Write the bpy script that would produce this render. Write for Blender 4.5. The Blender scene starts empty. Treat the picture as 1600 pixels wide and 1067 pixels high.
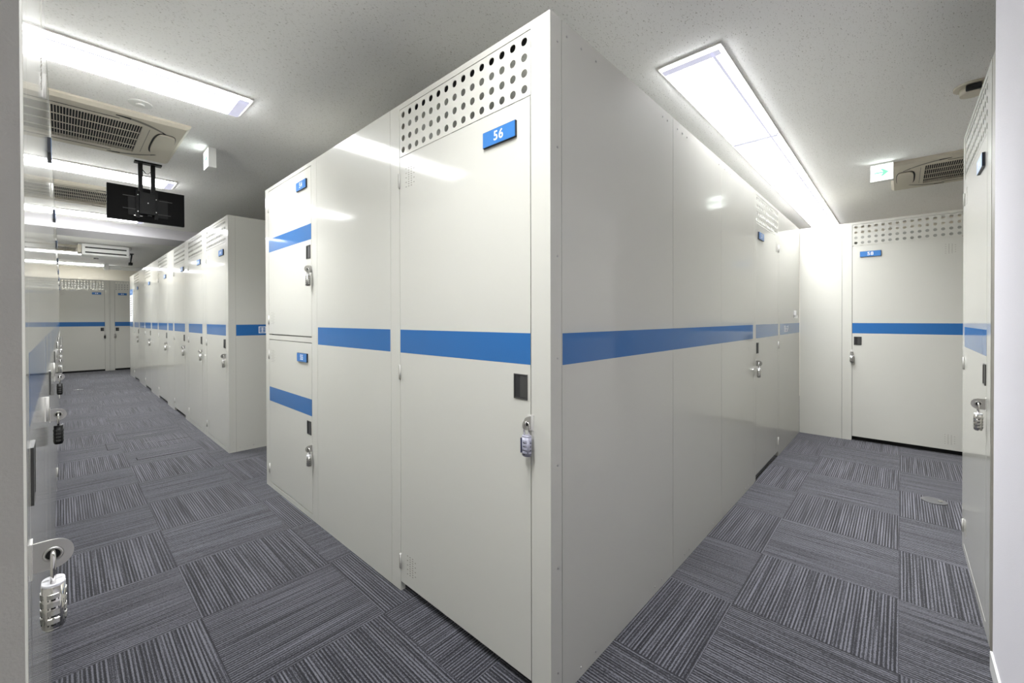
import bpy, bmesh, math, random
from mathutils import Matrix, Vector
random.seed(7)
S = bpy.context.scene
COL = S.collection
PI = math.pi

# ---------------------------------------------------------------- camera, world, exposure
F_PX, PITCH, YAW, ROLL, CY, CAMZ = 653.894, -0.00625, 0.7489, -0.00217, 502.75, 1.1687
fw = Vector((math.cos(YAW)*math.cos(PITCH), math.sin(YAW)*math.cos(PITCH), math.sin(PITCH)))
rt = Vector((math.sin(YAW), -math.cos(YAW), 0.0))
up = rt.cross(fw)
c_, s_ = math.cos(ROLL), math.sin(ROLL)
R_, U_ = rt*c_ + up*s_, up*c_ - rt*s_
cam_d = bpy.data.cameras.new('camera')
cam = bpy.data.objects.new('camera', cam_d)
COL.objects.link(cam)
cam.matrix_world = Matrix(((R_.x, U_.x, -fw.x, 0), (R_.y, U_.y, -fw.y, 0), (R_.z, U_.z, -fw.z, CAMZ), (0, 0, 0, 1)))
cam_d.sensor_fit = 'HORIZONTAL'
cam_d.sensor_width = 36
cam_d.lens = 36*F_PX/1600
cam_d.shift_y = -(533.5-CY)/1600
cam_d.clip_start = 0.02
S.camera = cam

w = bpy.data.worlds.new('world')
S.world = w
w.use_nodes = True
w.node_tree.nodes['Background'].inputs[0].default_value = (0.9, 0.92, 1.0, 1)
w.node_tree.nodes['Background'].inputs[1].default_value = 0.02

S.view_settings.view_transform = 'Standard'
S.view_settings.look = 'None'
S.view_settings.gamma = 1
S.view_settings.use_curve_mapping = False
S.view_settings.exposure = 2.12
S.cycles.max_bounces = 20
S.cycles.diffuse_bounces = 14
S.cycles.glossy_bounces = 6
LAMP = 4.2          # emission strength of the ceiling diffusers
TUBE_W = 5.5        # downward light of the tubes in one light section, watts

# ---------------------------------------------------------------- materials
def srgb(r, g, b):
    f = lambda v: (v/255/12.92) if v/255 <= 0.04045 else ((v/255+0.055)/1.055)**2.4
    return (f(r), f(g), f(b), 1)

def mat(name, col, rough=0.5, metal=0.0, coat=0.0, coat_rough=0.05, emit=None, spec=0.5, bump=None, vary=0.0):
    m = bpy.data.materials.new(name)
    m.use_nodes = True
    nt = m.node_tree
    b = nt.nodes['Principled BSDF']
    b.inputs['Base Color'].default_value = col
    b.inputs['Roughness'].default_value = rough
    b.inputs['Metallic'].default_value = metal
    b.inputs['Coat Weight'].default_value = coat
    b.inputs['Coat Roughness'].default_value = coat_rough
    b.inputs['Coat IOR'].default_value = 1.22
    b.inputs['Specular IOR Level'].default_value = spec
    if emit:
        b.inputs['Emission Color'].default_value = emit[0]
        b.inputs['Emission Strength'].default_value = emit[1]
    geo = nt.nodes.new('ShaderNodeNewGeometry')
    if vary:
        n = nt.nodes.new('ShaderNodeTexNoise')
        n.inputs['Scale'].default_value = 3.0
        n.inputs['Detail'].default_value = 4
        nt.links.new(geo.outputs['Position'], n.inputs['Vector'])
        mx = nt.nodes.new('ShaderNodeMix')
        mx.data_type = 'RGBA'
        mx.inputs['A'].default_value = tuple(c*(1-vary) for c in col[:3])+(1,)
        mx.inputs['B'].default_value = tuple(min(1, c*(1+vary)) for c in col[:3])+(1,)
        nt.links.new(n.outputs['Fac'], mx.inputs['Factor'])
        nt.links.new(mx.outputs['Result'], b.inputs['Base Color'])
    if bump:
        sc, st, dist = bump
        n2 = nt.nodes.new('ShaderNodeTexNoise')
        n2.inputs['Scale'].default_value = sc
        n2.inputs['Detail'].default_value = 2
        nt.links.new(geo.outputs['Position'], n2.inputs['Vector'])
        bp = nt.nodes.new('ShaderNodeBump')
        bp.inputs['Strength'].default_value = st
        bp.inputs['Distance'].default_value = dist
        nt.links.new(n2.outputs['Fac'], bp.inputs['Height'])
        nt.links.new(bp.outputs['Normal'], b.inputs['Normal'])
        if coat:
            nt.links.new(bp.outputs['Normal'], b.inputs['Coat Normal'])
    return m

M = {}
M['paint'] = mat('cream_gloss_paint', (0.59, 0.583, 0.532, 1), rough=0.42, coat=1.0, coat_rough=0.09, spec=0.25, vary=0.015)
M['inner'] = mat('galvanised_inside', (0.33, 0.33, 0.30, 1), rough=0.5, metal=0.2)
M['blue'] = mat('blue_stripe', srgb(44, 104, 166), rough=0.42, coat=1.0, coat_rough=0.085, spec=0.25)
M['plate'] = mat('blue_plate', srgb(56, 118, 186), rough=0.3)
M['plate_edge'] = mat('dark_blue_edge', srgb(10, 20, 40), rough=0.4)
M['white'] = mat('white_print', (0.85, 0.87, 0.9, 1), rough=0.5)
M['dark'] = mat('dark_inside', (0.02, 0.02, 0.02, 1), rough=0.8)
M['black'] = mat('black_plastic', (0.006, 0.006, 0.006, 1), rough=0.45, spec=0.3)
M['grey_plastic'] = mat('charcoal_plastic', (0.05, 0.05, 0.048, 1), rough=0.35)
M['tv'] = mat('matt_black_casing', (0.004, 0.004, 0.004, 1), rough=0.6, spec=0.2, bump=(300, 0.3, 0.002))
M['steel'] = mat('brushed_steel', (0.55, 0.54, 0.52, 1), rough=0.28, metal=1.0)
M['chrome'] = mat('chrome', (0.75, 0.73, 0.70, 1), rough=0.12, metal=1.0)
M['lilac'] = mat('lilac_grey_plastic', (0.36, 0.36, 0.44, 1), rough=0.35)
M['navy'] = mat('navy_plastic', (0.02, 0.025, 0.07, 1), rough=0.35)
M['cap'] = mat('white_cap_plastic', (0.78, 0.78, 0.82, 1), rough=0.35)
M['aluminium'] = mat('dull_grey_metal', (0.16, 0.16, 0.165, 1), rough=0.4, metal=0.5)
M['ac'] = mat('cream_plastic', (0.69, 0.64, 0.54, 1), rough=0.45)
M['acwhite'] = mat('white_plastic', (0.8, 0.8, 0.78, 1), rough=0.4)
M['trim'] = mat('grey_white_trim', (0.62, 0.61, 0.58, 1), rough=0.4)
M['filler'] = mat('taupe_grey', (0.22, 0.205, 0.17, 1), rough=0.45)
M['lamp'] = mat('lamp_diffuser', (0.9, 0.9, 0.92, 1), rough=0.5, emit=((0.97, 0.985, 1.0, 1), LAMP))
M['lamp_end'] = mat('lamp_clear_end', (0.30, 0.30, 0.36, 1), rough=0.5, emit=((0.80, 0.80, 1.0, 1), 0.15))
M['exit'] = mat('exit_lit_face', (0.8, 0.85, 0.8, 1), rough=0.5, emit=((0.93, 1.0, 0.97, 1), 1.1))
M['green'] = mat('exit_lit_green', (0.10, 0.6, 0.35, 1), rough=0.5, emit=((0.42, 1.0, 0.72, 1), 0.16))
M['wallpaper'] = mat('white_wallpaper', (0.74, 0.725, 0.77, 1), rough=0.8, vary=0.02, bump=(420, 0.35, 0.002))
M['wall_grey'] = mat('grey_wallpaper', (0.55, 0.54, 0.495, 1), rough=0.85, vary=0.02, bump=(300, 0.3, 0.002))
M['wall_beige'] = mat('beige_wallpaper', (0.76, 0.72, 0.63, 1), rough=0.8, vary=0.02)
M['tape'] = mat('worn_pale_tape', (0.14, 0.14, 0.15, 1), rough=0.6)
M['base'] = mat('pale_baseboard', (0.70, 0.70, 0.69, 1), rough=0.4)

def ceiling_mat():
    m = bpy.data.materials.new('fissured_ceiling_board')
    m.use_nodes = True
    nt = m.node_tree
    b = nt.nodes['Principled BSDF']
    b.inputs['Roughness'].default_value = 0.9
    geo = nt.nodes.new('ShaderNodeNewGeometry')
    mp = nt.nodes.new('ShaderNodeMapping')
    mp.inputs['Scale'].default_value = (95, 210, 95)
    nt.links.new(geo.outputs['Position'], mp.inputs['Vector'])
    n = nt.nodes.new('ShaderNodeTexNoise')
    n.inputs['Scale'].default_value = 1.0
    n.inputs['Detail'].default_value = 3
    nt.links.new(mp.outputs['Vector'], n.inputs['Vector'])
    r = nt.nodes.new('ShaderNodeValToRGB')
    r.color_ramp.elements[0].position = 0.30
    r.color_ramp.elements[0].color = (0.50, 0.48, 0.45, 1)
    r.color_ramp.elements[1].position = 0.38
    r.color_ramp.elements[1].color = (0.95, 0.942, 0.93, 1)
    nt.links.new(n.outputs['Fac'], r.inputs['Fac'])
    nt.links.new(r.outputs['Color'], b.inputs['Base Color'])
    return m
M['ceiling'] = ceiling_mat()

GX, GY = 0.3661, 0.0036
def carpet_mat():
    m = bpy.data.materials.new('striped_carpet_tiles')
    m.use_nodes = True
    nt = m.node_tree
    b = nt.nodes['Principled BSDF']
    b.inputs['Roughness'].default_value = 0.95
    b.inputs['Specular IOR Level'].default_value = 0.2
    b.inputs['Sheen Weight'].default_value = 0.25
    b.inputs['Sheen Roughness'].default_value = 0.5
    def mth(op, a, bb=None, cc=None):
        n = nt.nodes.new('ShaderNodeMath')
        n.operation = op
        for k, v in enumerate((a, bb, cc)):
            if v is None: continue
            if isinstance(v, (int, float)): n.inputs[k].default_value = v
            else: nt.links.new(v, n.inputs[k])
        return n.outputs[0]
    geo = nt.nodes.new('ShaderNodeNewGeometry')
    sp = nt.nodes.new('ShaderNodeSeparateXYZ')
    nt.links.new(geo.outputs['Position'], sp.inputs[0])
    x = mth('DIVIDE', mth('SUBTRACT', sp.outputs[0], GX), 0.5)
    y = mth('DIVIDE', mth('SUBTRACT', sp.outputs[1], GY), 0.5)
    i, j = mth('FLOOR', x), mth('FLOOR', y)
    fx, fy = mth('SUBTRACT', x, i), mth('SUBTRACT', y, j)
    par = mth('FLOORED_MODULO', mth('ADD', i, j), 2.0)        # 0: lines run along Y
    inv = mth('SUBTRACT', 1.0, par)
    u = mth('ADD', mth('MULTIPLY', fx, inv), mth('MULTIPLY', fy, par))
    v = mth('ADD', mth('MULTIPLY', fy, inv), mth('MULTIPLY', fx, par))
    tid = mth('ADD', mth('MULTIPLY', i, 3.17), mth('MULTIPLY', j, 7.31))
    def noise(a, sa, bb, sb, off, detail=1.0, rough=0.5):
        cv = nt.nodes.new('ShaderNodeCombineXYZ')
        nt.links.new(mth('MULTIPLY', a, sa), cv.inputs[0])
        nt.links.new(mth('MULTIPLY', bb, sb), cv.inputs[1])
        nt.links.new(mth('ADD', tid, off), cv.inputs[2])
        n = nt.nodes.new('ShaderNodeTexNoise')
        n.inputs['Scale'].default_value = 1
        n.inputs['Detail'].default_value = detail
        n.inputs['Roughness'].default_value = rough
        nt.links.new(cv.outputs[0], n.inputs['Vector'])
        return n.outputs['Fac']
    lines = noise(u, 84, v, 0.9, 0.0, 0.0)
    lines2 = noise(u, 190, v, 1.8, 9.3, 0.0)
    fib = noise(u, 200, v, 80, 4.1, 1.0)
    wav = mth('MULTIPLY_ADD', mth('SINE', mth('MULTIPLY', u, 2*PI*44)), 0.5, 0.5)
    band = noise(u, 9, v, 0.3, 2.2, 1.0)
    a = mth('ADD', mth('MULTIPLY', mth('SUBTRACT', lines, 0.5), 1.15), mth('MULTIPLY', mth('SUBTRACT', lines2, 0.5), 0.9))
    a = mth('ADD', a, mth('MULTIPLY', mth('SUBTRACT', wav, 0.5), 0.80))
    a = mth('ADD', a, mth('MULTIPLY', mth('SUBTRACT', fib, 0.5), 1.4))
    a = mth('ADD', a, mth('MULTIPLY', mth('SUBTRACT', band, 0.5), 0.2))
    a = mth('ADD', a, 0.5)
    ed = mth('MINIMUM', mth('MINIMUM', fx, mth('SUBTRACT', 1.0, fx)), mth('MINIMUM', fy, mth('SUBTRACT', 1.0, fy)))
    edge = mth('GREATER_THAN', ed, 0.003)
    a = mth('MULTIPLY', a, mth('MULTIPLY_ADD', edge, 0.35, 0.65))
    r = nt.nodes.new('ShaderNodeValToRGB')
    e = r.color_ramp.elements
    e[0].position = 0.12; e[0].color = (0.007, 0.007, 0.011, 1)
    e[1].position = 0.95; e[1].color = (0.140, 0.140, 0.164, 1)
    k = e.new(0.5); k.color = (0.034, 0.034, 0.0425, 1)
    nt.links.new(a, r.inputs['Fac'])
    nt.links.new(r.outputs['Color'], b.inputs['Base Color'])
    bp = nt.nodes.new('ShaderNodeBump')
    bp.inputs['Strength'].default_value = 0.5
    bp.inputs['Distance'].default_value = 0.002
    nt.links.new(a, bp.inputs['Height'])
    nt.links.new(bp.outputs['Normal'], b.inputs['Normal'])
    return m
M['carpet'] = carpet_mat()

# ---------------------------------------------------------------- mesh helpers
class MB:
    """collects shapes and links them as one mesh object"""
    def __init__(self):
        self.bm = bmesh.new()
        self.mats = []
    def mi(self, m):
        if m not in self.mats: self.mats.append(m)
        return self.mats.index(m)
    def face(self, pts, m, smooth=False):
        vs = [self.bm.verts.new(p) for p in pts]
        f = self.bm.faces.new(vs)
        f.material_index = self.mi(m)
        f.smooth = smooth
        return f
    def box(self, x0, x1, y0, y1, z0, z1, m, bevel=0.0):
        tmp = bmesh.new()
        bmesh.ops.create_cube(tmp, size=1)
        for v in tmp.verts:
            v.co = Vector((x0+(v.co.x+.5)*(x1-x0), y0+(v.co.y+.5)*(y1-y0), z0+(v.co.z+.5)*(z1-z0)))
        if bevel:
            bmesh.ops.bevel(tmp, geom=tmp.edges[:], offset=bevel, segments=2, profile=0.6, affect='EDGES')
        self.merge(tmp, m)
        return self
    def merge(self, tmp, m, smooth=False):
        k = self.mi(m)
        mp = {}
        for v in tmp.verts: mp[v] = self.bm.verts.new(v.co)
        for f in tmp.faces:
            try: g = self.bm.faces.new([mp[v] for v in f.verts])
            except ValueError: continue
            g.material_index = k
            g.smooth = smooth
        tmp.free()
    def prism(self, prof, axis, a0, a1, m, smooth=False):
        """profile in the two other axes (in xyz order), extruded along axis"""
        def P(p, a):
            q = list(p); q.insert(axis, a); return q
        n = len(prof)
        lo = [self.bm.verts.new(P(p, a0)) for p in prof]
        hi = [self.bm.verts.new(P(p, a1)) for p in prof]
        k = self.mi(m)
        fs = [self.bm.faces.new(lo), self.bm.faces.new(hi)]
        for i in range(n):
            f = self.bm.faces.new((lo[i], lo[(i+1) % n], hi[(i+1) % n], hi[i]))
            f.smooth = smooth
            fs.append(f)
        for f in fs: f.material_index = k
        bmesh.ops.recalc_face_normals(self.bm, faces=fs)
        return self
    def disc(self, c, r, axis, a0, a1, m, n=20, ry=None, smooth=True):
        ry = ry or r
        prof = [(c[0]+r*math.cos(2*PI*t/n), c[1]+ry*math.sin(2*PI*t/n)) for t in range(n)]
        return self.prism(prof, axis, a0, a1, m, smooth)
    def tube(self, pts, r, m, n=10, caps=True):
        pts = [Vector(p) for p in pts]
        rings = []
        prev = None
        for i, p in enumerate(pts):
            d = (pts[min(i+1, len(pts)-1)]-pts[max(i-1, 0)]).normalized()
            if prev is None:
                a = d.orthogonal().normalized()
            else:
                a = (prev-d*prev.dot(d)).normalized()
            prev = a
            b = d.cross(a)
            rings.append([self.bm.verts.new(p+(a*math.cos(2*PI*t/n)+b*math.sin(2*PI*t/n))*r) for t in range(n)])
        k = self.mi(m)
        for i in range(len(rings)-1):
            for t in range(n):
                f = self.bm.faces.new((rings[i][t], rings[i][(t+1) % n], rings[i+1][(t+1) % n], rings[i+1][t]))
                f.material_index = k; f.smooth = True
        if caps:
            for rg in (rings[0], rings[-1]):
                f = self.bm.faces.new(rg); f.material_index = k
        return self
    def build(self, name, parent=None, loc=(0, 0, 0), rotz=0.0, bevel=0.0):
        bmesh.ops.recalc_face_normals(self.bm, faces=self.bm.faces[:])
        me = bpy.data.meshes.new(name)
        self.bm.to_mesh(me)
        self.bm.free()
        for m in self.mats: me.materials.append(M[m])
        o = bpy.data.objects.new(name, me)
        COL.objects.link(o)
        o.location = loc
        o.rotation_euler = (0, 0, rotz)
        if parent: o.parent = parent
        if bevel:
            bv = o.modifiers.new('bevel', 'BEVEL')
            bv.width = bevel; bv.segments = 2; bv.limit_method = 'ANGLE'
        return o

def tag(o, label, cat, group=None):
    o['label'] = label
    o['category'] = cat
    if group: o['group'] = group
    return o

def thing(name, label, cat, loc=(0, 0, 0), rotz=0.0, group=None):
    o = bpy.data.objects.new(name, None)
    o.empty_display_size = 0.05
    COL.objects.link(o)
    o.location = loc
    o.rotation_euler = (0, 0, rotz)
    return tag(o, label, cat, group)

def struct(mb, name, **k):
    o = mb.build(name, **k)
    o['kind'] = 'structure'
    return o

def kid(src, parent, loc):
    c = src.copy()
    COL.objects.link(c)
    c.parent = parent
    c.location = loc
    return c

_glyph = {}
def text_polys(txt, size):
    """triangles of a text in the x-z plane, centred"""
    cu = bpy.data.curves.new('t', 'FONT')
    cu.body = txt; cu.size = size; cu.align_x = 'CENTER'; cu.align_y = 'CENTER'
    cu.offset = size*0.018
    cu.space_character = 1.12
    ob = bpy.data.objects.new('t', cu)
    COL.objects.link(ob)
    dg = bpy.context.evaluated_depsgraph_get()
    me = bpy.data.meshes.new_from_object(ob.evaluated_get(dg))
    polys = [[(me.vertices[v].co.x, me.vertices[v].co.y) for v in p.vertices] for p in me.polygons]
    bpy.data.objects.remove(ob)
    bpy.data.curves.remove(cu)
    bpy.data.meshes.remove(me)
    return polys

# ---------------------------------------------------------------- the room
CEIL = 2.45
struct(MB().box(-1.05, 7.7, -1.6, 14.6, -0.05, 0.0, 'carpet'), 'floor')
# ceiling, with the lower beam that crosses the left corridor
struct(MB().box(-1.05, 7.7, -1.6, 14.6, CEIL, CEIL+0.05, 'ceiling'), 'ceiling')
struct(MB().box(-1.0, 7.6, 7.6, 8.27, 2.31, CEIL, 'wallpaper'), 'trim_1')
struct(MB().box(-1.15, -1.0, -1.6, 14.6, 0, CEIL, 'wall_beige'), 'wall_left')
struct(MB().box(7.6, 7.7, -1.6, 14.6, 0, CEIL, 'wall_beige'), 'wall_right')
struct(MB().box(-1.0, 7.6, 14.45, 14.6, 0, CEIL, 'wall_beige'), 'wall_back')
struct(MB().box(-1.0, 7.6, -1.6, -1.5, 0, CEIL, 'wall_beige'), 'wall_front')
# white papered wall beside the camera on the right, with its pale baseboard
struct(MB().box(-1.0, 2.095, -1.5, -0.2255, 0, CEIL, 'wallpaper'), 'wall_south')
struct(MB().box(-1.0, 2.097, -0.2255, -0.2195, 0, 0.062, 'base'), 'baseboard_south')
# wall end close to the camera on the left
struct(MB().box(-1.0, -0.0236, 0.560, 0.604, 0, CEIL, 'wall_grey'), 'wall_north')

# ---------------------------------------------------------------- lockers
TOP = 2.086
HOLE_N, HOLE_ROWS = 15, 4

def perforated(W, z0, z1):
    """sheet with 15 x 4 round holes, local x 0..W"""
    mb = MB()
    bm = mb.bm
    k = mb.mi('paint')
    kd = mb.mi('paint')
    n = 16
    mx, my = 0.0, 0.0
    zc0, zc1 = z0+0.026, z1-0.026
    dx = (W-0.052)/(HOLE_N-1)
    dz = (zc1-zc0)/(HOLE_ROWS-1)
    r = 0.0127
    def add(quad):
        f = bm.faces.new([bm.verts.new(q) for q in quad]); f.material_index = k
    xs = [0.026+dx*i for i in range(HOLE_N)]
    zs = [zc0+dz*j for j in range(HOLE_ROWS)]
    for i, cx in enumerate(xs):
        for j, cz in enumerate(zs):
            xa = 0 if i == 0 else (xs[i-1]+cx)/2
            xb = W if i == HOLE_N-1 else (xs[i+1]+cx)/2
            za = z0 if j == 0 else (zs[j-1]+cz)/2
            zb = z1 if j == HOLE_ROWS-1 else (zs[j+1]+cz)/2
            # outer points on the cell border at the same angles
            inner, outer, back = [], [], []
            for t in range(n):
                a = 2*PI*(t+0.5)/n
                ca, sa = math.cos(a), math.sin(a)
                inner.append((cx+r*ca, 0, cz+r*sa))
                back.append((cx+r*ca, 0.002, cz+r*sa))
                # ray to box
                tx = ((xb-cx) if ca > 0 else (xa-cx))/ca if abs(ca) > 1e-6 else 1e9
                tz = ((zb-cz) if sa > 0 else (za-cz))/sa if abs(sa) > 1e-6 else 1e9
                tt = min(tx, tz)
                outer.append((cx+tt*ca, 0, cz+tt*sa))
            for t in range(n):
                u = (t+1) % n
                add((inner[t], outer[t], outer[u], inner[u]))
                f = bm.faces.new([bm.verts.new(q) for q in (inner[t], inner[u], back[u], back[t])]); f.material_index = kd
            for (qx, qz, t) in ((xb, zb, n//8), (xa, zb, 3*n//8), (xa, za, 5*n//8), (xb, za, 7*n//8)):
                # corner triangle between outer[t-1] and outer[t]
                add((outer[t-1], (qx, 0, qz), outer[t % n]))
    bmesh.ops.remove_doubles(bm, verts=bm.verts[:], dist=1e-5)
    return mb

_cache = {}
def cached(key, fn):
    if key not in _cache: _cache[key] = fn()
    return _cache[key]

def place(key, fn, name, parent, loc=(0, 0, 0)):
    """build once, later share the mesh data"""
    if key in _cache:
        o = bpy.data.objects.new(name, _cache[key])
        COL.objects.link(o)
        o.parent = parent
    else:
        o = fn().build(name, parent)
        _cache[key] = o.data
    o.location = loc
    return o

def handle_mb():
    mb = MB()
    W, H = 0.057, 0.079
    mb.box(0, W, -0.003, 0.0, 0, 0.004, 'grey_plastic')
    mb.box(0, W, -0.003, 0.0, H-0.004, H, 'grey_plastic')
    mb.box(0, 0.004, -0.003, 0.0, 0.004, H-0.004, 'grey_plastic')
    mb.box(W-0.004, W, -0.003, 0.0, 0.004, H-0.004, 'grey_plastic')
    mb.box(0.004, W-0.004, -0.0008, 0.0, 0.004, H-0.004, 'dark')
    mb.box(0.027, W-0.004, -0.0024, -0.0008, 0.006, H-0.006, 'grey_plastic')
    return mb

def plate_mb(txt, W=0.150, H=0.052):
    mb = MB()
    mb.box(0, W, -0.008, 0, 0, H, 'plate_edge')
    mb.box(0.001, W-0.001, -0.0088, -0.008, 0.001, H-0.001, 'plate')
    if txt:
        for p in text_polys(txt, 0.043):
            mb.face([(W/2+q[0], -0.0092, H/2+q[1]) for q in p], 'white')
    else:
        # two small white figures, too small in the photo to be read
        for cx in (W/2-0.014, W/2+0.014):
            mb.box(cx-0.008, cx+0.008, -0.0095, -0.0088, H*0.3, H*0.7, 'white')
    return mb

def hinge_mb():
    mb = MB()
    mb.disc((0, -0.003), 0.0042, 2, 0, 0.062, 'trim', n=10)
    mb.box(-0.0075, 0.0, -0.0015, 0.0, 0.0, 0.062, 'trim')
    mb.box(-0.0012, 0.0012, -0.0078, -0.0068, 0.002, 0.06, 'filler')
    return mb

def slots_mb():
    mb = MB()
    for i in range(4):
        for j in range(9):
            if (i+j) % 2 == 0 or i in (1, 2):
                x = i*0.019
                z = j*0.0095
                mb.box(x, x+0.0065, -0.0006, 0.0, z, z+0.0028, 'filler')
    return mb

def hasp_mb():
    """steel tab standing out from the door gap, rounded, with an eyelet; lies in the local y-z plane"""
    mb = MB()
    prof = [(0.004, -0.020), (-0.020, -0.020)]
    for t in range(1, 12):
        a = -PI/2-PI*t/12
        prof.append((-0.020+0.020*math.cos(a), 0.020*math.sin(a)))
    prof += [(-0.020, 0.020), (0.004, 0.020)]
    mb.prism(prof, 0, -0.001, 0.001, 'steel')
    n = 20
    for s in (-1, 1):
        pts = [(s*0.0016, -0.020+0.0085*math.cos(2*PI*t/n), 0.0085*math.sin(2*PI*t/n)) for t in range(n+1)]
        mb.tube(pts, 0.0018, 'steel', n=6, caps=False)
        mb.disc((-0.020, 0.0), 0.007, 0, min(s*0.001, s*0.0013), max(s*0.001, s*0.0013), 'dark', n=16)
    mb.box(-0.012, 0.012, -0.0015, 0.0, -0.024, 0.024, 'trim')
    return mb

def padlock(label, P, rotz, style='steel', lift=0.0):
    """combination padlock hanging on a hasp; P = eyelet in world, local frame like the locker"""
    root = thing('padlock', label, 'padlock', (P[0], P[1], P[2]), rotz, 'combination padlocks on the locker doors')
    bodym, ringm, capm = {'steel': ('chrome', 'steel', 'cap'), 'lilac': ('lilac', 'lilac', 'lilac'),
                          'black': ('black', 'grey_plastic', 'black'), 'plain': ('steel', 'steel', 'cap')}[style]
    hz = -0.036   # top of the body below the eyelet
    def body():
        mb = MB()
        n = 28
        def oval(rx, ry): return [(rx*math.copysign(abs(math.cos(2*PI*t/n))**0.75, math.cos(2*PI*t/n)),
                                   ry*math.copysign(abs(math.sin(2*PI*t/n))**0.75, math.sin(2*PI*t/n))) for t in range(n)]
        mb.prism(oval(0.0155, 0.0115), 2, hz-0.060, hz-0.004, bodym, True)
        mb.prism(oval(0.0135, 0.0095), 2, hz-0.063, hz-0.060, bodym, True)
        mb.prism(oval(0.0150, 0.0112), 2, hz-0.004, hz, capm, True)
        if style == 'lilac':
            mb.box(-0.019, -0.0145, -0.009, 0.009, hz-0.055, hz-0.008, 'navy', bevel=0.002)
        return mb
    place(('pbody', style), body, 'body', root)
    def ring():
        mb = MB()
        n = 30
        prof = []
        for t in range(n):
            k = 1.0 if t % 2 else 0.955
            a = 2*PI*t/n
            prof.append((0.0168*k*math.cos(a), 0.0128*k*math.sin(a)))
        mb.prism(prof, 2, 0, 0.0062, ringm, False)
        mb.prism([(p[0]*.97, p[1]*.97) for p in prof], 2, -0.0026, 0.0, 'dark', False)
        return mb
    rr = None
    for k in range(4):
        place(('pring', ringm), ring, 'dial_ring', root, (0, 0, hz-0.050+0.0112*k-0.003))
    def shackle():
        mb = MB()
        pts = [(-0.0105, 0, hz-0.002)]
        for t in range(0, 13):
            a = PI-PI*t/12
            pts.append((0.0105*math.cos(a), 0, -0.0065+0.0105*math.sin(a)))
        pts.append((0.0105, 0, hz-0.002))
        mb.tube(pts, 0.0030, 'chrome', n=10)
        return mb
    place('shackle', shackle, 'shackle', root)
    return root

RZ = {'-X': -PI/2, '-Y': 0.0, '+X': PI/2, '+Y': PI}

def to_world(face, O, x, y, z):
    a = RZ[face]
    return (O[0]+x*math.cos(a)-y*math.sin(a), O[1]+x*math.sin(a)+y*math.cos(a), z)

TALL = dict(z0=0.042, z1=1.858, stripe=(1.027, 1.125), handle=0.916, hasp=0.848, sign=1.749, hinges=(0.10, 0.912, 1.729),
            slots=(0.092, 1.724))
UP54 = dict(z0=1.071, z1=2.060, stripe=(1.637, 1.729), handle=1.526, hasp=1.462, sign=1.949, hinges=(1.135, 1.915), slots=(1.14,))
LO55 = dict(z0=0.038, z1=1.030, stripe=(0.605, 0.703), handle=0.493, hasp=0.420, sign=0.915, hinges=(0.10, 0.895), slots=(0.88,))

def make_door(root, x0, x1, spec, latch, num, face, O, lock=None, lock_label=None, fine=True, label=None):
    g = 0.003
    # door stays in the unit's frame, its origin is at its lower left corner
    mb = MB()
    w_, h_ = x1-x0-2*g, spec['z1']-spec['z0']
    mb.box(0, w_, 0.0, 0.020, 0, h_, 'paint')
    d = mb.build('door', root, (x0+g, 0, spec['z0']))
    def sub(o): return o
    zb = spec['z0']
    s0, s1 = spec['stripe']
    MB().box(0, w_, -0.0002, 0.0, s0-zb, s1-zb, 'blue').build('stripe', d)
    hx = w_-0.012-0.057 if latch == 'R' else 0.012
    place('handle', handle_mb, 'handle', d, (hx, 0, spec['handle']-zb))
    px = w_-0.055-0.150 if latch == 'R' else 0.055
    place(('plate', num), lambda: plate_mb(num), 'number_plate', d, (px, 0, spec['sign']-zb))
    if fine:
        for hz_ in spec['hinges']:
            place('hinge', hinge_mb, 'hinge', d, ((-0.001 if latch == 'R' else w_+0.001), 0, hz_-zb))
        for sz in spec['slots']:
            place('slots', slots_mb, 'vent_slots', d, ((0.045 if latch == 'R' else w_-0.045-0.064), 0, sz-zb))
    lx = w_+0.001 if latch == 'R' else -0.001
    place('hasp', hasp_mb, 'hasp', d, (lx, 0, spec['hasp']-zb))
    if lock:
        P = to_world(face, O, x0+g+lx, -0.020, spec['hasp'])
        padlock(lock_label, P, RZ[face], lock)
    return d

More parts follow.
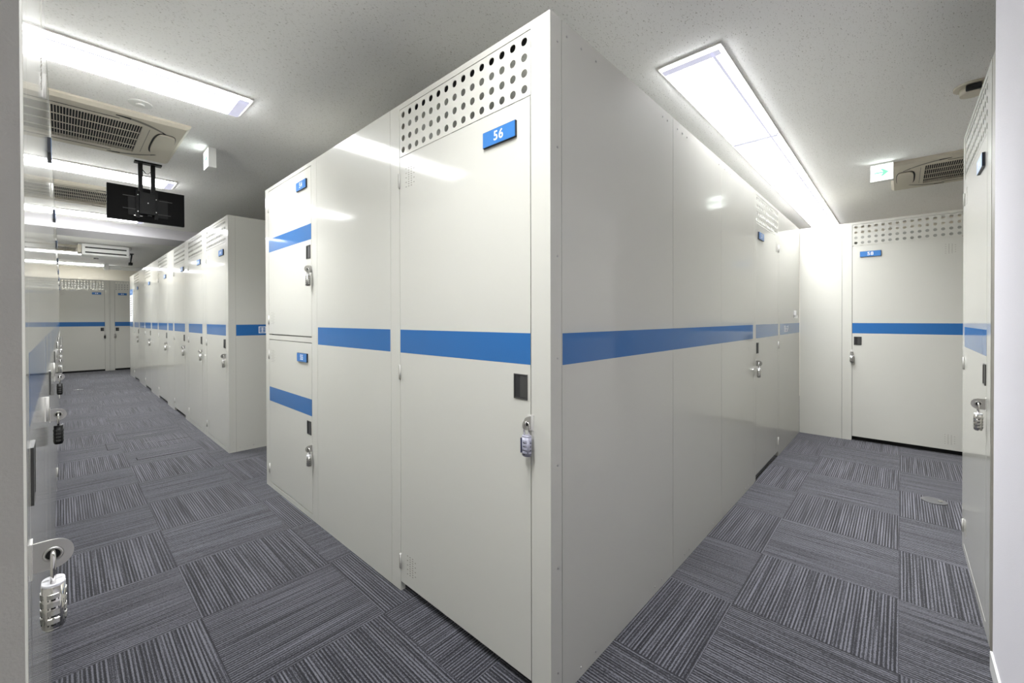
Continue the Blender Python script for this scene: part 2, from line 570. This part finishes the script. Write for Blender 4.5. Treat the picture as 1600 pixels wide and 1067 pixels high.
def unit(face, O, W, D, label, doors=(), posts=(), latch='R', num=None, bottom_rail=False, lock=None, lock_label=None,
         group='storage lockers', fine=True, tiers=False, open_top=True, side=None, ex=0.0):
    """storage locker standing at O (its front left foot), local x runs right along the front, y goes in"""
    root = thing('storage_locker', label, 'locker', (O[0], O[1], 0), RZ[face], group)
    t = 0.012
    mb = MB()
    e = 0.001
    # carcass: sides, back, floor, (top)
    mb.box(e, t, 0.022, D, 0.0, TOP-0.001, 'inner')
    mb.box(W-t, W-e, 0.022, D, 0.0, TOP-0.001, 'inner')
    mb.box(t, W-t, D-t, D, 0.0, TOP-0.001, 'inner')
    mb.box(t, W-t, 0.05, D-t, 0.045, 0.055, 'paint')
    mb.box(t, W-t, 0.05, 0.06, 0.0, 0.045, 'dark')
    if not open_top: mb.box(t, W-t, 0.022, D-t, TOP-0.012, TOP-0.001, 'paint')
    mb.build('carcass', root)
    # front frame
    fr = MB()
    x0, x1 = posts
    fr.box(e, x0, 0, 0.022, 0, TOP, 'paint')
    fr.box(x1, W-e, 0, 0.022, 0, TOP, 'paint')
    fr.box(x0, x1, 0, 0.022, 2.064, TOP, 'paint')
    fr.box(x0, x1, 0.022, 0.03, 1.845, 1.875, 'paint')           # stop behind the door head
    fr.box(x0-0.001, x0+0.012, 0.0215, 0.03, 0.045, 2.06, 'filler')
    fr.box(x1-0.012, x1+0.001, 0.0215, 0.03, 0.045, 2.06, 'filler')
    if tiers:
        fr.box(x0, x1, 0, 0.022, 1.034, 1.064, 'paint')
        fr.box(x0+.013, x1-.013, 0.022, 0.03, 1.02, 1.08, 'filler')
    if tiers or bottom_rail:
        fr.box(x0, x1, 0.0, 0.022, 0.0, 0.030 if tiers else 0.036, 'paint')
    fr.build('frame', root)
    if not tiers:
        vp = perforated(x1-x0-0.004, 1.862, 2.062).build('vent_panel', root, (x0+0.002, 0.001, 0))
        ib = MB().box(x0, x1, 0.026, 0.045, 2.045, 2.084, 'dark') if open_top and face != '-Y' and O[0] < 3 else None
        if ib: ib.build('inner_rail', root)
        make_door(root, x0, x1, TALL, latch, num, face, O, lock, lock_label, fine)
    else:
        make_door(root, x0, x1, UP54, latch, num[0], face, O, lock[0], lock_label[0], fine)
        make_door(root, x0, x1, LO55, latch, num[1], face, O, lock[1], lock_label[1], fine)
    return root

def blank(face, O, W, D, label, stripe=(0.01, None), group='blank filler panels between lockers', st=True, open_top=True):
    root = thing('blank_locker_panel', label, 'panel', (O[0], O[1], 0), RZ[face], group)
    mb = MB()
    mb.box(0.001, W-0.001, 0, 0.02, 0, TOP, 'paint')
    mb.box(0.001, 0.012, 0.02, D, 0, TOP-0.001, 'paint')
    mb.box(W-0.012, W-0.001, 0.02, D, 0, TOP-0.001, 'paint')
    mb.build('front_panel', root)
    if st:
        MB().box(stripe[0], stripe[1] or W-0.01, -0.0002, 0.0, 1.027, 1.125, 'blue').build('stripe', root)
    return root

def screw_mb():
    mb = MB()
    mb.disc((0, 0), 0.0045, 1, -0.0012, 0, 'steel', n=10)
    mb.disc((0, 0), 0.0028, 1, -0.0026, -0.0012, 'steel', n=10)
    return mb

def screws(parent, pts, y=0.0):
    for (x, z) in pts:
        place('screw', screw_mb, 'screw', parent, (x, y, z))

def glyph_marks(mb, x, z, s, m='white'):
    """row of blocky white characters, too small in the photo to be read"""
    y0, y1 = -0.0010, -0.0002
    def b(a, c, d, e): mb.box(x+a*s, x+c*s, y0, y1, z+d*s, z+e*s, m)
    # boxed character
    b(0, 1, .9, 1); b(0, 1, 0, .1); b(0, .12, .1, .9); b(.88, 1, .1, .9)
    b(.2, .8, .45, .55); b(.44, .56, .15, .85); b(.2, .8, .7, .78); b(.2, .8, .2, .28)
    o = 1.15
    b(o+.45, o+.55, .5, 1); b(o+.5, o+.95, .72, .8); b(o+.1, o+.9, .42, .52); b(o+.1, o+.22, 0, .42); b(o+.78, o+.9, 0, .42); b(o+.1, o+.9, 0, .1)
    o = 2.3
    b(o, o+.45, .8, .9); b(o, o+.45, .5, .6); b(o+.05, o+.4, 0, .1); b(o+.05, o+.15, .1, .4); b(o+.3, o+.4, .1, .4); b(o+.05, o+.4, .34, .42)
    b(o+.6, o+.7, 0, 1); b(o+.7, o+.95, .9, 1); b(o+.85, o+.95, .5, .9); b(o+.7, o+.95, .35, .45)
    return mb

XA, YB = 0.989, 0.764
# --- row A: the face with 54/55, a blank bay and 56
unit('-X', (XA, 3.311), 0.881, 0.90, 'two-tier cream locker with blue number plates 54 and 55, one door above the other',
     posts=(0.070, 0.804), num=('54', '55'), tiers=True, lock=('plain', 'plain'),
     lock_label=('silver padlock hanging on the upper door numbered 54', 'silver padlock hanging on the lower door numbered 55'), open_top=False)
blank('-X', (XA, 2.430), 0.782, 0.90, 'wide plain cream panel with blue stripe between locker 54 and locker 56', stripe=(0.008, 0.776))
u56 = unit('-X', (XA, 1.648), 0.884, 2.356, 'large cream corner locker numbered 56 with tall perforated-top door, nearest to the camera',
           posts=(0.072, 0.810), num='56', lock='lilac', lock_label='lilac grey combination padlock on the tall door numbered 56')
# long side of locker 56 along the right corridor
xs = [(0.058, 0.911), (0.914, 1.62), (1.623, 2.352)]
W56 = 0.884
def side_sheet(root, a, b_):
    # sheet lies on the right side plane (local x = W), spans local y a..b_
    mb = MB()
    mb.box(a, b_, 0, 0.002, 0, TOP-0.0005, 'paint')
    o = mb.build('side_panel', root, (W56+0.001, 0, 0), PI/2)
    return o
mb = MB(); mb.box(0.0, 0.0555, 0.0, 0.002, 0, TOP-0.0005, 'paint')
corner = mb.build('corner_post', u56, (W56+0.001, 0, 0), PI/2)
screws(corner, [(0.036, z) for z in (0.09, 0.41, 0.724, 1.05, 1.36, 1.69, 2.008)])
for k, (a, b_) in enumerate(xs):
    o = side_sheet(u56, a, b_)
    MB().box(a if k else a+0.002, b_+(0.003 if k < 2 else -0.03), -0.0002, 0.0, 1.027, 1.125, 'blue').build('stripe', o)
    if k == 0: screws(o, [(0.085, 2.046), (0.165, 2.046), (0.255, 2.046), (0.16, 0.03), (0.25, 0.03), (0.72, 0.03), (0.79, 0.03), (0.80, 2.05), (0.85, 2.05)])
    else: screws(o, [(a+0.05, 2.05), (a+0.11, 2.05), (a+0.17, 2.05), (b_-0.05, 2.05), (a+0.14, 0.03), (a+0.20, 0.03), (b_-0.22, 0.03), (b_-0.15, 0.03)])

# --- row B continues past the long side
unit('-Y', (3.346, YB), 0.846, 0.85, 'cream locker with perforated top in the right corridor, behind the long side of locker 56',
     posts=(0.050, 0.796), num='57', latch='L', lock='plain', lock_label='silver padlock on the right corridor locker behind the long side of locker 56')
bl = blank('-Y', (4.192, YB), 0.966, 0.85, 'plain cream end panel with white characters on its blue stripe, in the right corridor corner', stripe=(0.02, 0.962))
glyph_marks(MB(), 0.20, 1.050, 0.055).build('lettering', bl)
root = thing('white_piece', 'small white piece on the end panel above the blue stripe', 'fitting', (4.86, YB, 0))  # two small white blocks set on the panel face
MB().box(-0.018, 0.018, -0.02, -0.0005, 1.20, 1.245, 'acwhite', bevel=0.003).build('bracket', root)
MB().box(-0.006, 0.006, -0.03, -0.0005, 1.175, 1.20, 'acwhite', bevel=0.002).build('lower_block', root)

# --- row E at the end of the right corridor
XE = 5.162
blank('-X', (XE, 0.763), 0.343, 0.9, 'narrow plain white panel left of the locker numbered 58', st=False)
unit('-X', (XE, 0.420), 0.880, 0.90, 'cream locker numbered 58 with perforated top at the end of the right corridor',
     posts=(0.075, 0.808), num='58', latch='L', lock='plain', lock_label='silver padlock on the locker numbered 58')
blank('-X', (XE, -0.460), 0.62, 0.9, 'plain cream panel right of the locker numbered 58, mostly hidden')

# --- row C on the right, very close, seen along its face
YC = -0.233
unit('+Y', (3.150, YC), 0.910, 0.85, 'cream locker seen edge-on at the right edge beside the white wall', posts=(0.075, 0.815), num='',
     bottom_rail=True, lock='steel', lock_label='steel combination padlock on the edge-on locker at the right')
tag(MB().box(2.097, 2.2395, -0.80, YC-0.001, 0, TOP, 'filler').build('filler_post'), 'tall taupe grey filler post between white wall and edge-on right locker', 'post')  # strip level with the locker front, coloured a darker taupe grey

# --- row L on the left, seen along its face
XL = -0.030
y = 0.776
nL = 0
where = ['nearest the camera at the left edge', 'second from the camera in the left row', 'third from the camera in the left row',
         'fourth from the camera in the left row', 'fifth from the camera in the left row', 'sixth from the camera in the left row',
         'seventh from the camera in the left row', 'eighth from the camera in the left row', 'last of the left row before the far end wall']
styles = ['steel', 'black', 'black', 'plain', 'plain', 'plain', 'plain', 'plain', 'plain']
gaps = [0.36, 0.50, 0.50, 0.50, 0.50, 0.50, 0.50, 0.50]
for k in range(9):
    unit('+X', (XL, y), 0.889, 0.90, 'glossy cream locker seen edge-on, '+where[k], posts=(0.074, 0.814), num='', latch='L', lock=styles[k],
         lock_label={'steel': 'steel padlock with white cap', 'black': 'black padlock', 'plain': 'silver padlock'}[styles[k]]+' on the locker '+where[k])
    y += 0.889
    if k < 8:
        g_ = gaps[k]
        if k: g_ = 0.49
        blank('+X', (XL, y), g_, 0.9, 'plain glossy left-row panel beyond the locker '+where[k].replace(' in the left row','').replace(' of the left row before the far end wall',''))
        y += g_

# --- row D along the left corridor, beyond the cross passage
XD, YD = 0.990, 4.303
rowD = [('u', 5.200, 4.303, 5.102, 4.378), ('u', 6.045, 5.200, 5.975, 5.290), ('u', 6.925, 6.045, 6.876, 6.190), ('b', 7.362, 6.925, 0, 0),
        ('u', 8.210, 7.362, 8.155, 7.416), ('b', 8.900, 8.210, 0, 0), ('u', 9.710, 8.900, 9.640, 8.970), ('b', 10.450, 9.710, 0, 0),
        ('u', 11.370, 10.450, 11.240, 10.527), ('b', 12.052, 11.370, 0, 0)]
words = ['nearest', 'second', 'third', 'fourth', 'fifth', 'sixth and farthest']
bw = ['first', 'second', 'third', 'last']
iu = ib = 0
for kind, yl, yr, dl, dr in rowD:
    if kind == 'u':
        r_ = unit('-X', (XD, yl), yl-yr, 0.9, words[iu]+' cream locker with perforated top in the row along the left corridor', posts=(yl-dl, yl-dr), num='',
                  bottom_rail=(iu < 2), lock='plain', lock_label='silver padlock on the '+words[iu]+' locker of the left corridor row',
                  group='lockers along the left corridor')
        if iu == 0: uD = r_
        iu += 1
    else:
        blank('-X', (XD, yl), yl-yr, 0.9, bw[ib]+' plain cream panel with blue stripe in the left corridor row', stripe=(0.05, yl-yr-0.05))
        ib += 1
# its end side facing the camera
wD = 5.200-4.303
o = MB().box(0.0, 0.90, 0, 0.002, 0, TOP-0.0005, 'paint').build('side_panel', uD, (wD+0.001, 0, 0), PI/2)
MB().box(0.058, 0.88, -0.0002, 0.0, 1.027, 1.125, 'blue').build('stripe', o)
MB().box(0.0545, 0.0555, -0.0004, 0.0, 0, TOP-0.001, 'filler').build('seam', o)
glyph_marks(MB(), 0.235, 1.045, 0.062).build('lettering', o)
screws(o, [(0.034, z) for z in (0.09, 0.716, 1.165, 1.69, 2.0)]+[(0.085, 0.035), (0.140, 0.035), (0.190, 0.035)])

# --- far end of the left corridor
YF = 13.40
unit('-Y', (-0.140, YF), 0.890, 0.90, 'cream locker at the far end of the left corridor, left of the two', posts=(0.075, 0.815), num='', group='lockers on the far end wall',
     lock='black', lock_label='small dark padlock on the left locker at the far end')
unit('-Y', (0.765, YF), 0.890, 0.90, 'cream locker at the far end of the left corridor, right of the two', posts=(0.075, 0.815), num='', latch='L', group='lockers on the far end wall',
     lock='plain', lock_label='silver padlock on the right locker at the far end')
tag(MB().box(0.7505, 0.7645, YF+0.002, YF+0.2, 0, TOP, 'paint').build('filler_strip'), 'narrow cream filler strip between the two far end lockers', 'strip')

# poster on the last panel
root = thing('notice', 'white notice with blue heading on the last panel of the left corridor row', 'notice', (XD-0.0005, 11.98, 0), -PI/2)
MB().box(0, 0.50, -0.004, 0, 1.135, 1.80, 'white').build('sheet', root)
MB().box(0, 0.50, -0.0048, -0.004, 1.69, 1.80, 'plate').build('heading', root)
mb = MB()
mb.box(0.20, 0.30, -0.0054, -0.0048, 1.725, 1.765, 'white')
for k in range(9):
    mb.box(0.06, 0.44-0.05*(k % 3), -0.0045, -0.004, 1.62-0.045*k, 1.632-0.045*k, 'filler')
mb.build('print', root)

# ---------------------------------------------------------------- ceiling lights
def light(x0, x1, y0, y1, n, label, ends=(True, True), z=CEIL, power=1.0):
    root = thing('ceiling_light', label, 'ceiling light', ((x0+x1)/2, (y0+y1)/2, z), 0, 'recessed fluorescent ceiling lights')
    X0, X1, Y0, Y1 = x0-(x0+x1)/2, x1-(x0+x1)/2, y0-(y0+y1)/2, y1-(y0+y1)/2
    f = MB()
    t = 0.014
    f.box(X0, X1, Y0, Y0+t, -0.010, 0, 'trim'); f.box(X0, X1, Y1-t, Y1, -0.010, 0, 'trim')
    f.box(X0, X0+t, Y0+t, Y1-t, -0.010, 0, 'trim'); f.box(X1-t, X1, Y0+t, Y1-t, -0.010, 0, 'trim')
    f.build('frame', root)
    MB().box(X0+t+.01, X1-t-.01, Y0+t+0.028, Y0+t+0.042, -0.0235, -0.0222, 'lamp_end').build('seam', root)
    L = (X1-X0-2*t)/n
    for k in range(n):
        a = X0+t+k*L
        d = MB()
        d.box(a+0.003, a+L-0.003, Y0+t+0.002, Y1-t-0.002, -0.022, -0.001, 'lamp')
        d.build('diffuser', root)
        ld = bpy.data.lights.new('tube_light', 'AREA')
        ld.shape = 'RECTANGLE'
        ld.size, ld.size_y = L-0.02, Y1-Y0-2*t-0.01
        ld.energy = TUBE_W*L*power
        ld.spread = math.radians(125)
        ld.color = (0.97, 0.985, 1.0)
        lo = bpy.data.objects.new('tube_light', ld)
        COL.objects.link(lo)
        lo.parent = root
        lo.location = (a+L/2, 0, -0.026)
        if k: MB().box(a-0.022, a+0.022, Y0+t, Y1-t, -0.0233, -0.001, 'lamp_end').build('divider', root)
    if ends[1]: MB().box(X1-t-0.055, X1-t-0.003, Y0+t+0.001, Y1-t-0.001, -0.0235, -0.0222, 'lamp_end').build('end_section', root)
    if ends[0]: MB().box(X0+t+0.003, X0+t+0.05, Y0+t+0.001, Y1-t-0.001, -0.0235, -0.0222, 'lamp_end').build('end_section', root)
    return root

light(2.078, 7.135, 0.612, 0.915, 4, 'long four-section fluorescent light over the right corridor', power=0.78)
light(-0.505, 0.760, 0.612, 0.915, 1, 'fluorescent light just above the camera, out of view over the near locker corner', power=0.60)
light(-0.505, 0.768, 2.752, 3.040, 1, 'bright fluorescent light nearest the camera over the left corridor', power=0.92)
light(-0.505, 0.740, 4.915, 5.200, 1, 'fluorescent light behind the ceiling mount of the screen', power=0.92)
light(-0.505, 0.740, 7.030, 7.315, 1, 'fluorescent light just below the bottom edge of the hanging screen', power=0.92)
light(-0.505, 0.740, 8.84, 9.13, 1, 'fluorescent light hidden just behind the ceiling beam', power=0.92)
light(-0.505, 0.740, 11.30, 11.59, 1, 'fluorescent light behind the white suspended air conditioner', power=0.92)
light(-0.505, 0.740, 13.46, 13.75, 1, 'fluorescent light above the far end lockers')

# ---------------------------------------------------------------- air conditioners
def cassette(label, O, rotz, gx=(0.225, 0.70), L=1.25, Wd=0.86):
    """ceiling cassette: local x runs from its visible end (0) to the other end, y across, hangs 3 cm below the ceiling"""
    root = thing('air_conditioner', label, 'air conditioner', (O[0], O[1], CEIL), rotz, 'cream ceiling cassette air conditioners')
    mb = MB()
    # panel with sloped rim and a rectangular opening
    g0, g1, h0, h1 = gx[0], L-0.225, Wd*0.175, Wd*0.83
    zb = -0.030
    def ring(ax, bx, ay, by, cx, dx, cy, dy, z0_, z1_):
        o_ = [(ax, ay, z0_), (bx, ay, z0_), (bx, by, z0_), (ax, by, z0_)]
        i_ = [(cx, cy, z1_), (dx, cy, z1_), (dx, dy, z1_), (cx, dy, z1_)]
        for k in range(4):
            mb.face([o_[k], o_[(k+1) % 4], i_[(k+1) % 4], i_[k]], 'ac')
    ring(0, L, 0, Wd, 0, L, 0, Wd, 0, -0.012)
    ring(0, L, 0, Wd, 0.02, L-0.02, 0.02, Wd-0.02, -0.012, zb)
    ring(0.02, L-0.02, 0.02, Wd-0.02, g0, g1, h0, h1, zb, zb)
    ring(g0, g1, h0, h1, g0, g1, h0, h1, zb, zb+0.02)
    mb.face([(g0, h0, zb+0.02), (g1, h0, zb+0.02), (g1, h1, zb+0.02), (g0, h1, zb+0.02)], 'dark')
    mb.build('panel', root)
    gr = MB()
    n = int((g1-g0)/0.0126)
    for k in range(n+1):
        x = g0+k*(g1-g0)/n
        gr.box(x-0.0018, x+0.0018, h0, h1, zb+0.001, zb+0.003, 'ac')
    for k in range(5):
        yy = h0+(h1-h0)*k/4
        gr.box(g0, g1, yy-0.004, yy+0.004, zb-0.001, zb+0.003, 'ac')
    gr.build('grille', root)
    # air outlets: long narrow slits near both long sides, curving in to the end cover
    for s in (0, 1):
        yo = 0.105 if s == 0 else Wd-0.105
        sg = 1 if s == 0 else -1
        sl = MB()
        sl.box(0.34, L-0.34, yo-0.003, yo+0.003, zb-0.002, zb-0.0005, 'dark')
        pts = []
        for q in range(0, 13):
            tt = q/12
            x = 0.36-0.28*tt
            yq = yo-sg*0.045+sg*(0.17*tt**2.2)
            wq = 0.015*math.sin(PI*min(1, 0.12+tt*0.8))+0.002
            pts.append((x, yq, wq))
        for q in range(12):
            a, b = pts[q], pts[q+1]
            sl.face([(a[0], a[1]-a[2], zb-0.001), (b[0], b[1]-b[2], zb-0.001), (b[0], b[1]+b[2], zb-0.001), (a[0], a[1]+a[2], zb-0.001)],
                    'dark' if q < 3 or q > 9 else 'filler')
        sl.build('outlet_slit', root)
    ec = MB()
    prof = []
    cx, cy, rx, ry = 0.095, Wd*0.52, 0.055, 0.23
    for t in range(28):
        a = 2*PI*t/28
        prof.append((cx+rx*math.copysign(abs(math.cos(a))**0.5, math.cos(a)), cy+ry*math.copysign(abs(math.sin(a))**0.7, math.sin(a))))
    ec.prism([(cx+(p[0]-cx)*1.13+0.003, cy+(p[1]-cy)*1.03) for p in prof], 2, zb-0.0015, zb, 'dark')
    ec.prism(prof, 2, zb-0.012, zb-0.0015, 'ac', True)
    ec.build('end_cover', root)
    MB().box(0.188, 0.191, Wd*0.22, Wd*0.80, zb-0.001, zb, 'filler').build('seam', root)
    return root

cassette('cream ceiling air conditioner behind the nearest left light', (0.592, 3.445), PI/2*2 - 0, Wd=0.90) if False else None
# the end with the cover faces +X on the left one, so its local x runs along -X
cassette('cream ceiling air conditioner next to the nearest light of the left corridor', (0.592, 4.345), PI, Wd=0.90)
cassette('cream ceiling air conditioner partly hidden by the hanging screen', (0.590, 6.520), PI, Wd=0.90)
cassette('cream ceiling air conditioner beyond the beam near the far end', (0.40, 11.12), PI, Wd=0.80)
# the right one: end faces +Y, local x runs along -Y
cassette('cream ceiling air conditioner beside the right exit sign', (4.660, 0.072), -PI/2, gx=(0.215, 0.70), Wd=0.93)

# suspended unit beyond the beam
root = thing('suspended_air_conditioner', 'white suspended air conditioner with two dark slots beyond the beam', 'air conditioner', (0.52, 10.02, CEIL))
MB().box(-0.29, 0.29, -0.15, 0.25, -0.20, -0.012, 'acwhite', bevel=0.012).build('housing', root)
MB().box(-0.335, -0.292, -0.10, 0.22, -0.16, -0.03, 'ac', bevel=0.01).build('side_cover', root)
for z_ in (-0.075, -0.155):
    MB().box(-0.25, 0.255, -0.1515, -0.1495, z_-0.012, z_+0.010, 'dark').build('outlet_slot', root)
for x_ in (-0.31, 0.31):
    MB().box(x_-0.015, x_+0.015, -0.02, 0.02, -0.045, 0, 'steel').build('bracket', root)

# ---------------------------------------------------------------- hanging screen and its mount
TY = 4.56
root = thing('hanging_screen', 'black flat screen seen from behind, hanging from the ceiling over the left corridor', 'screen', (0.488, TY, 1.975))
MB().box(-0.243, 0.243, 0.0, 0.035, 0.0, 0.275, 'tv', bevel=0.003).build('casing', root)
MB().box(-0.12, 0.13, -0.006, 0.0, 0.045, 0.20, 'black', bevel=0.002).build('rear_cover', root)
for (a, b_, z_) in ((-0.15, -0.05, 0.197), (0.075, 0.16, 0.190), (0.05, 0.15, 0.075), (-0.15, -0.02, 0.095)):
    MB().box(a, b_, -0.0075, -0.0005, z_-0.0025, z_+0.0025, 'grey_plastic').build('rear_slot', root)
mb = MB()
for (a, z_) in ((-0.085, 0.040), (-0.060, 0.040), (-0.075, 0.056), (0.0, 0.052)):
    mb.box(a, a+0.028, -0.0082, -0.006, z_, z_+0.007, 'steel')
mb.build('ports', root)
root = thing('screen_mount', 'black twin-pole ceiling mount carrying the hanging screen', 'mount', (0.488, TY-0.045, CEIL))
MB().box(-0.085, 0.085, -0.03, 0.03, -0.012, 0, 'black').build('ceiling_plate', root)
for x_ in (-0.048, 0.030):
    MB().box(x_-0.014, x_+0.014, -0.012, 0.012, -0.245, -0.012, 'black').build('pole', root)
MB().box(-0.055, 0.045, -0.018, 0.022, -0.42, -0.245, 'black', bevel=0.003).build('bracket', root)
for x_ in (-0.062, 0.052):
    MB().box(x_-0.012, x_+0.012, 0.018, 0.036, -0.45, -0.22, 'black', bevel=0.002).build('arm', root)
scr = MB().disc((0, 0), 0.004, 1, -0.003, 0, 'steel', n=10).build('bolt', root, (-0.062, 0.0175, -0.265))
for (x_, z_) in ((0.052, -0.285), (-0.062, -0.40), (0.052, -0.39), (-0.003, -0.33)):
    kid(scr, root, (x_, 0.0175 if abs(x_) > 0.01 else -0.0185, z_))
MB().tube([(-0.034, 0, -0.06), (-0.015, 0.004, -0.085), (0.0, 0.004, -0.088), (0.016, 0, -0.07)], 0.003, 'black').build('cable', root)

# ---------------------------------------------------------------- exit signs
def exit_sign(label, P, H=0.15, Wd=0.145, T=0.05):
    # lit face looks to -X; local x to the right, y in
    root = thing('exit_sign', label, 'exit sign', (P[0], P[1], CEIL), -PI/2, 'green arrow exit signs')
    mb = MB()
    mb.box(0, Wd, 0.0, T, -H, -0.004, 'acwhite', bevel=0.002)
    mb.box(0.02, Wd-0.02, 0.01, T-0.01, -0.004, 0, 'acwhite')
    mb.build('housing', root)
    MB().box(0.004, Wd-0.004, -0.0015, 0.0, -H+0.006, -0.018, 'exit').build('lit_face', root)
    cz = -H/2-0.006
    ar = MB()
    prof = [(0.025, cz-0.006), (0.080, cz-0.006), (0.062, cz-0.030), (0.080, cz-0.030), (0.118, cz), (0.080, cz+0.030), (0.062, cz+0.030), (0.080, cz+0.006), (0.025, cz+0.006)]
    ar.prism(prof, 1, -0.0025, -0.0015, 'green')
    ar.build('arrow', root)
    return root
exit_sign('lit exit sign with green arrow over the left corridor, seen nearly edge-on', (0.742, 3.885))
exit_sign('lit square exit sign with green arrow over the right corridor', (4.600, 0.192))

# ---------------------------------------------------------------- small things on the ceiling
def detector(label, x, y):
    root = thing('smoke_detector', label, 'smoke detector', (x, y, CEIL))
    MB().disc((0, 0), 0.055, 2, -0.006, 0, 'acwhite', n=28).build('base', root)
    MB().disc((0, 0), 0.020, 2, -0.016, -0.006, 'acwhite', n=20).build('sensor', root)
detector('round white flat detector between the nearest left light and air conditioner', 0.324, 3.30)

root = thing('ceiling_camera', 'small cream ceiling fitting with dark opening above the edge-on right locker', 'fitting', (3.42, -0.285, CEIL))
mb = MB()
mb.disc((0, 0), 0.075, 2, -0.012, 0, 'ac', n=28)
mb.build('base', root)
MB().disc((0.0, 0.0), 0.050, 2, -0.05, -0.012, 'ac', n=24).build('housing', root)
MB().box(-0.068, -0.045, -0.03, 0.03, -0.045, -0.014, 'dark', bevel=0.006).build('opening', root)

# pipe, little black box and camera arm near the far end
root = thing('ceiling_pipe', 'white horizontal pipe under the ceiling above the far end lockers', 'pipe', (0, 13.28, 0))
MB().tube([(0.66, 0, 2.37), (1.9, 0, 2.37)], 0.045, 'acwhite', n=16).build('pipe', root)
MB().box(0.66, 0.74, -0.055, 0.055, 2.31, CEIL, 'acwhite', bevel=0.004).build('clamp', root)
root = thing('black_sensor', 'tiny black box hanging below the ceiling beyond the beam', 'sensor', (0.46, 11.4, CEIL))
MB().box(-0.035, 0.035, -0.03, 0.03, -0.10, -0.03, 'black', bevel=0.004).build('body', root)
MB().box(-0.008, 0.008, -0.008, 0.008, -0.03, 0, 'acwhite').build('stem', root)
root = thing('security_camera', 'black camera on a thin slanted arm above the end of the left corridor row', 'camera', (0.93, 10.9, CEIL))
MB().disc((0, 0), 0.03, 2, -0.015, 0, 'black').build('base', root)
MB().tube([(0, 0, -0.01), (0.0, 0.25, -0.16)], 0.012, 'black').build('arm', root)
MB().box(-0.03, 0.03, 0.20, 0.32, -0.20, -0.15, 'black', bevel=0.005).build('body', root)
MB().tube([(0, 0, -0.012), (-0.08, 0.05, -0.06), (-0.13, 0.0, -0.05), (-0.16, 0.0, -0.002)], 0.005, 'black').build('cable', root)

# ---------------------------------------------------------------- floor details
def outlet(label, x, y, r):
    root = thing('floor_outlet', label, 'floor outlet', (x, y, 0))
    MB().disc((0, 0), r, 2, 0, 0.004, 'aluminium', n=32).build('cover', root)
    MB().disc((0.0, -r*0.45), r*0.16, 2, 0.004, 0.009, 'chrome', n=14).build('knob', root)
outlet('round metal floor outlet cover in the carpet of the right corridor', 3.79, -0.158, 0.062)
outlet('round metal floor outlet cover far down the left corridor', 0.18, 10.1, 0.06)
hz = 0.0012
mb = MB()
for (x0, x1, y0, y1) in ((0.42, 0.86, 4.652, 4.658), (0.42, 0.426, 4.658, 4.75), (0.62, 0.86, 5.205, 5.211), (0.272, 0.345, 5.205, 5.211), (0.270, 0.275, 5.205, 5.49)):
    mb.box(x0, x1, y0, y1, 0, hz, 'dark')
tag(mb.build('floor_hatch_seam'), 'thin dark seam lines of a floor hatch in the left corridor carpet', 'floor hatch')
for k, (x, y_, a, l_, where_) in enumerate(((0.56, 5.655, 0.0, 0.14, 'farther'), (0.57, 5.28, 0.0, 0.085, 'nearer'))):
    o = MB().box(-l_/2, l_/2, -0.008, 0.008, 0, 0.0015, 'tape').build('tape_strip', None, (x, y_, 0), a)
    tag(o, where_+' pale tape strip stuck on the left corridor carpet', 'tape', 'pale tape strips on the carpet')
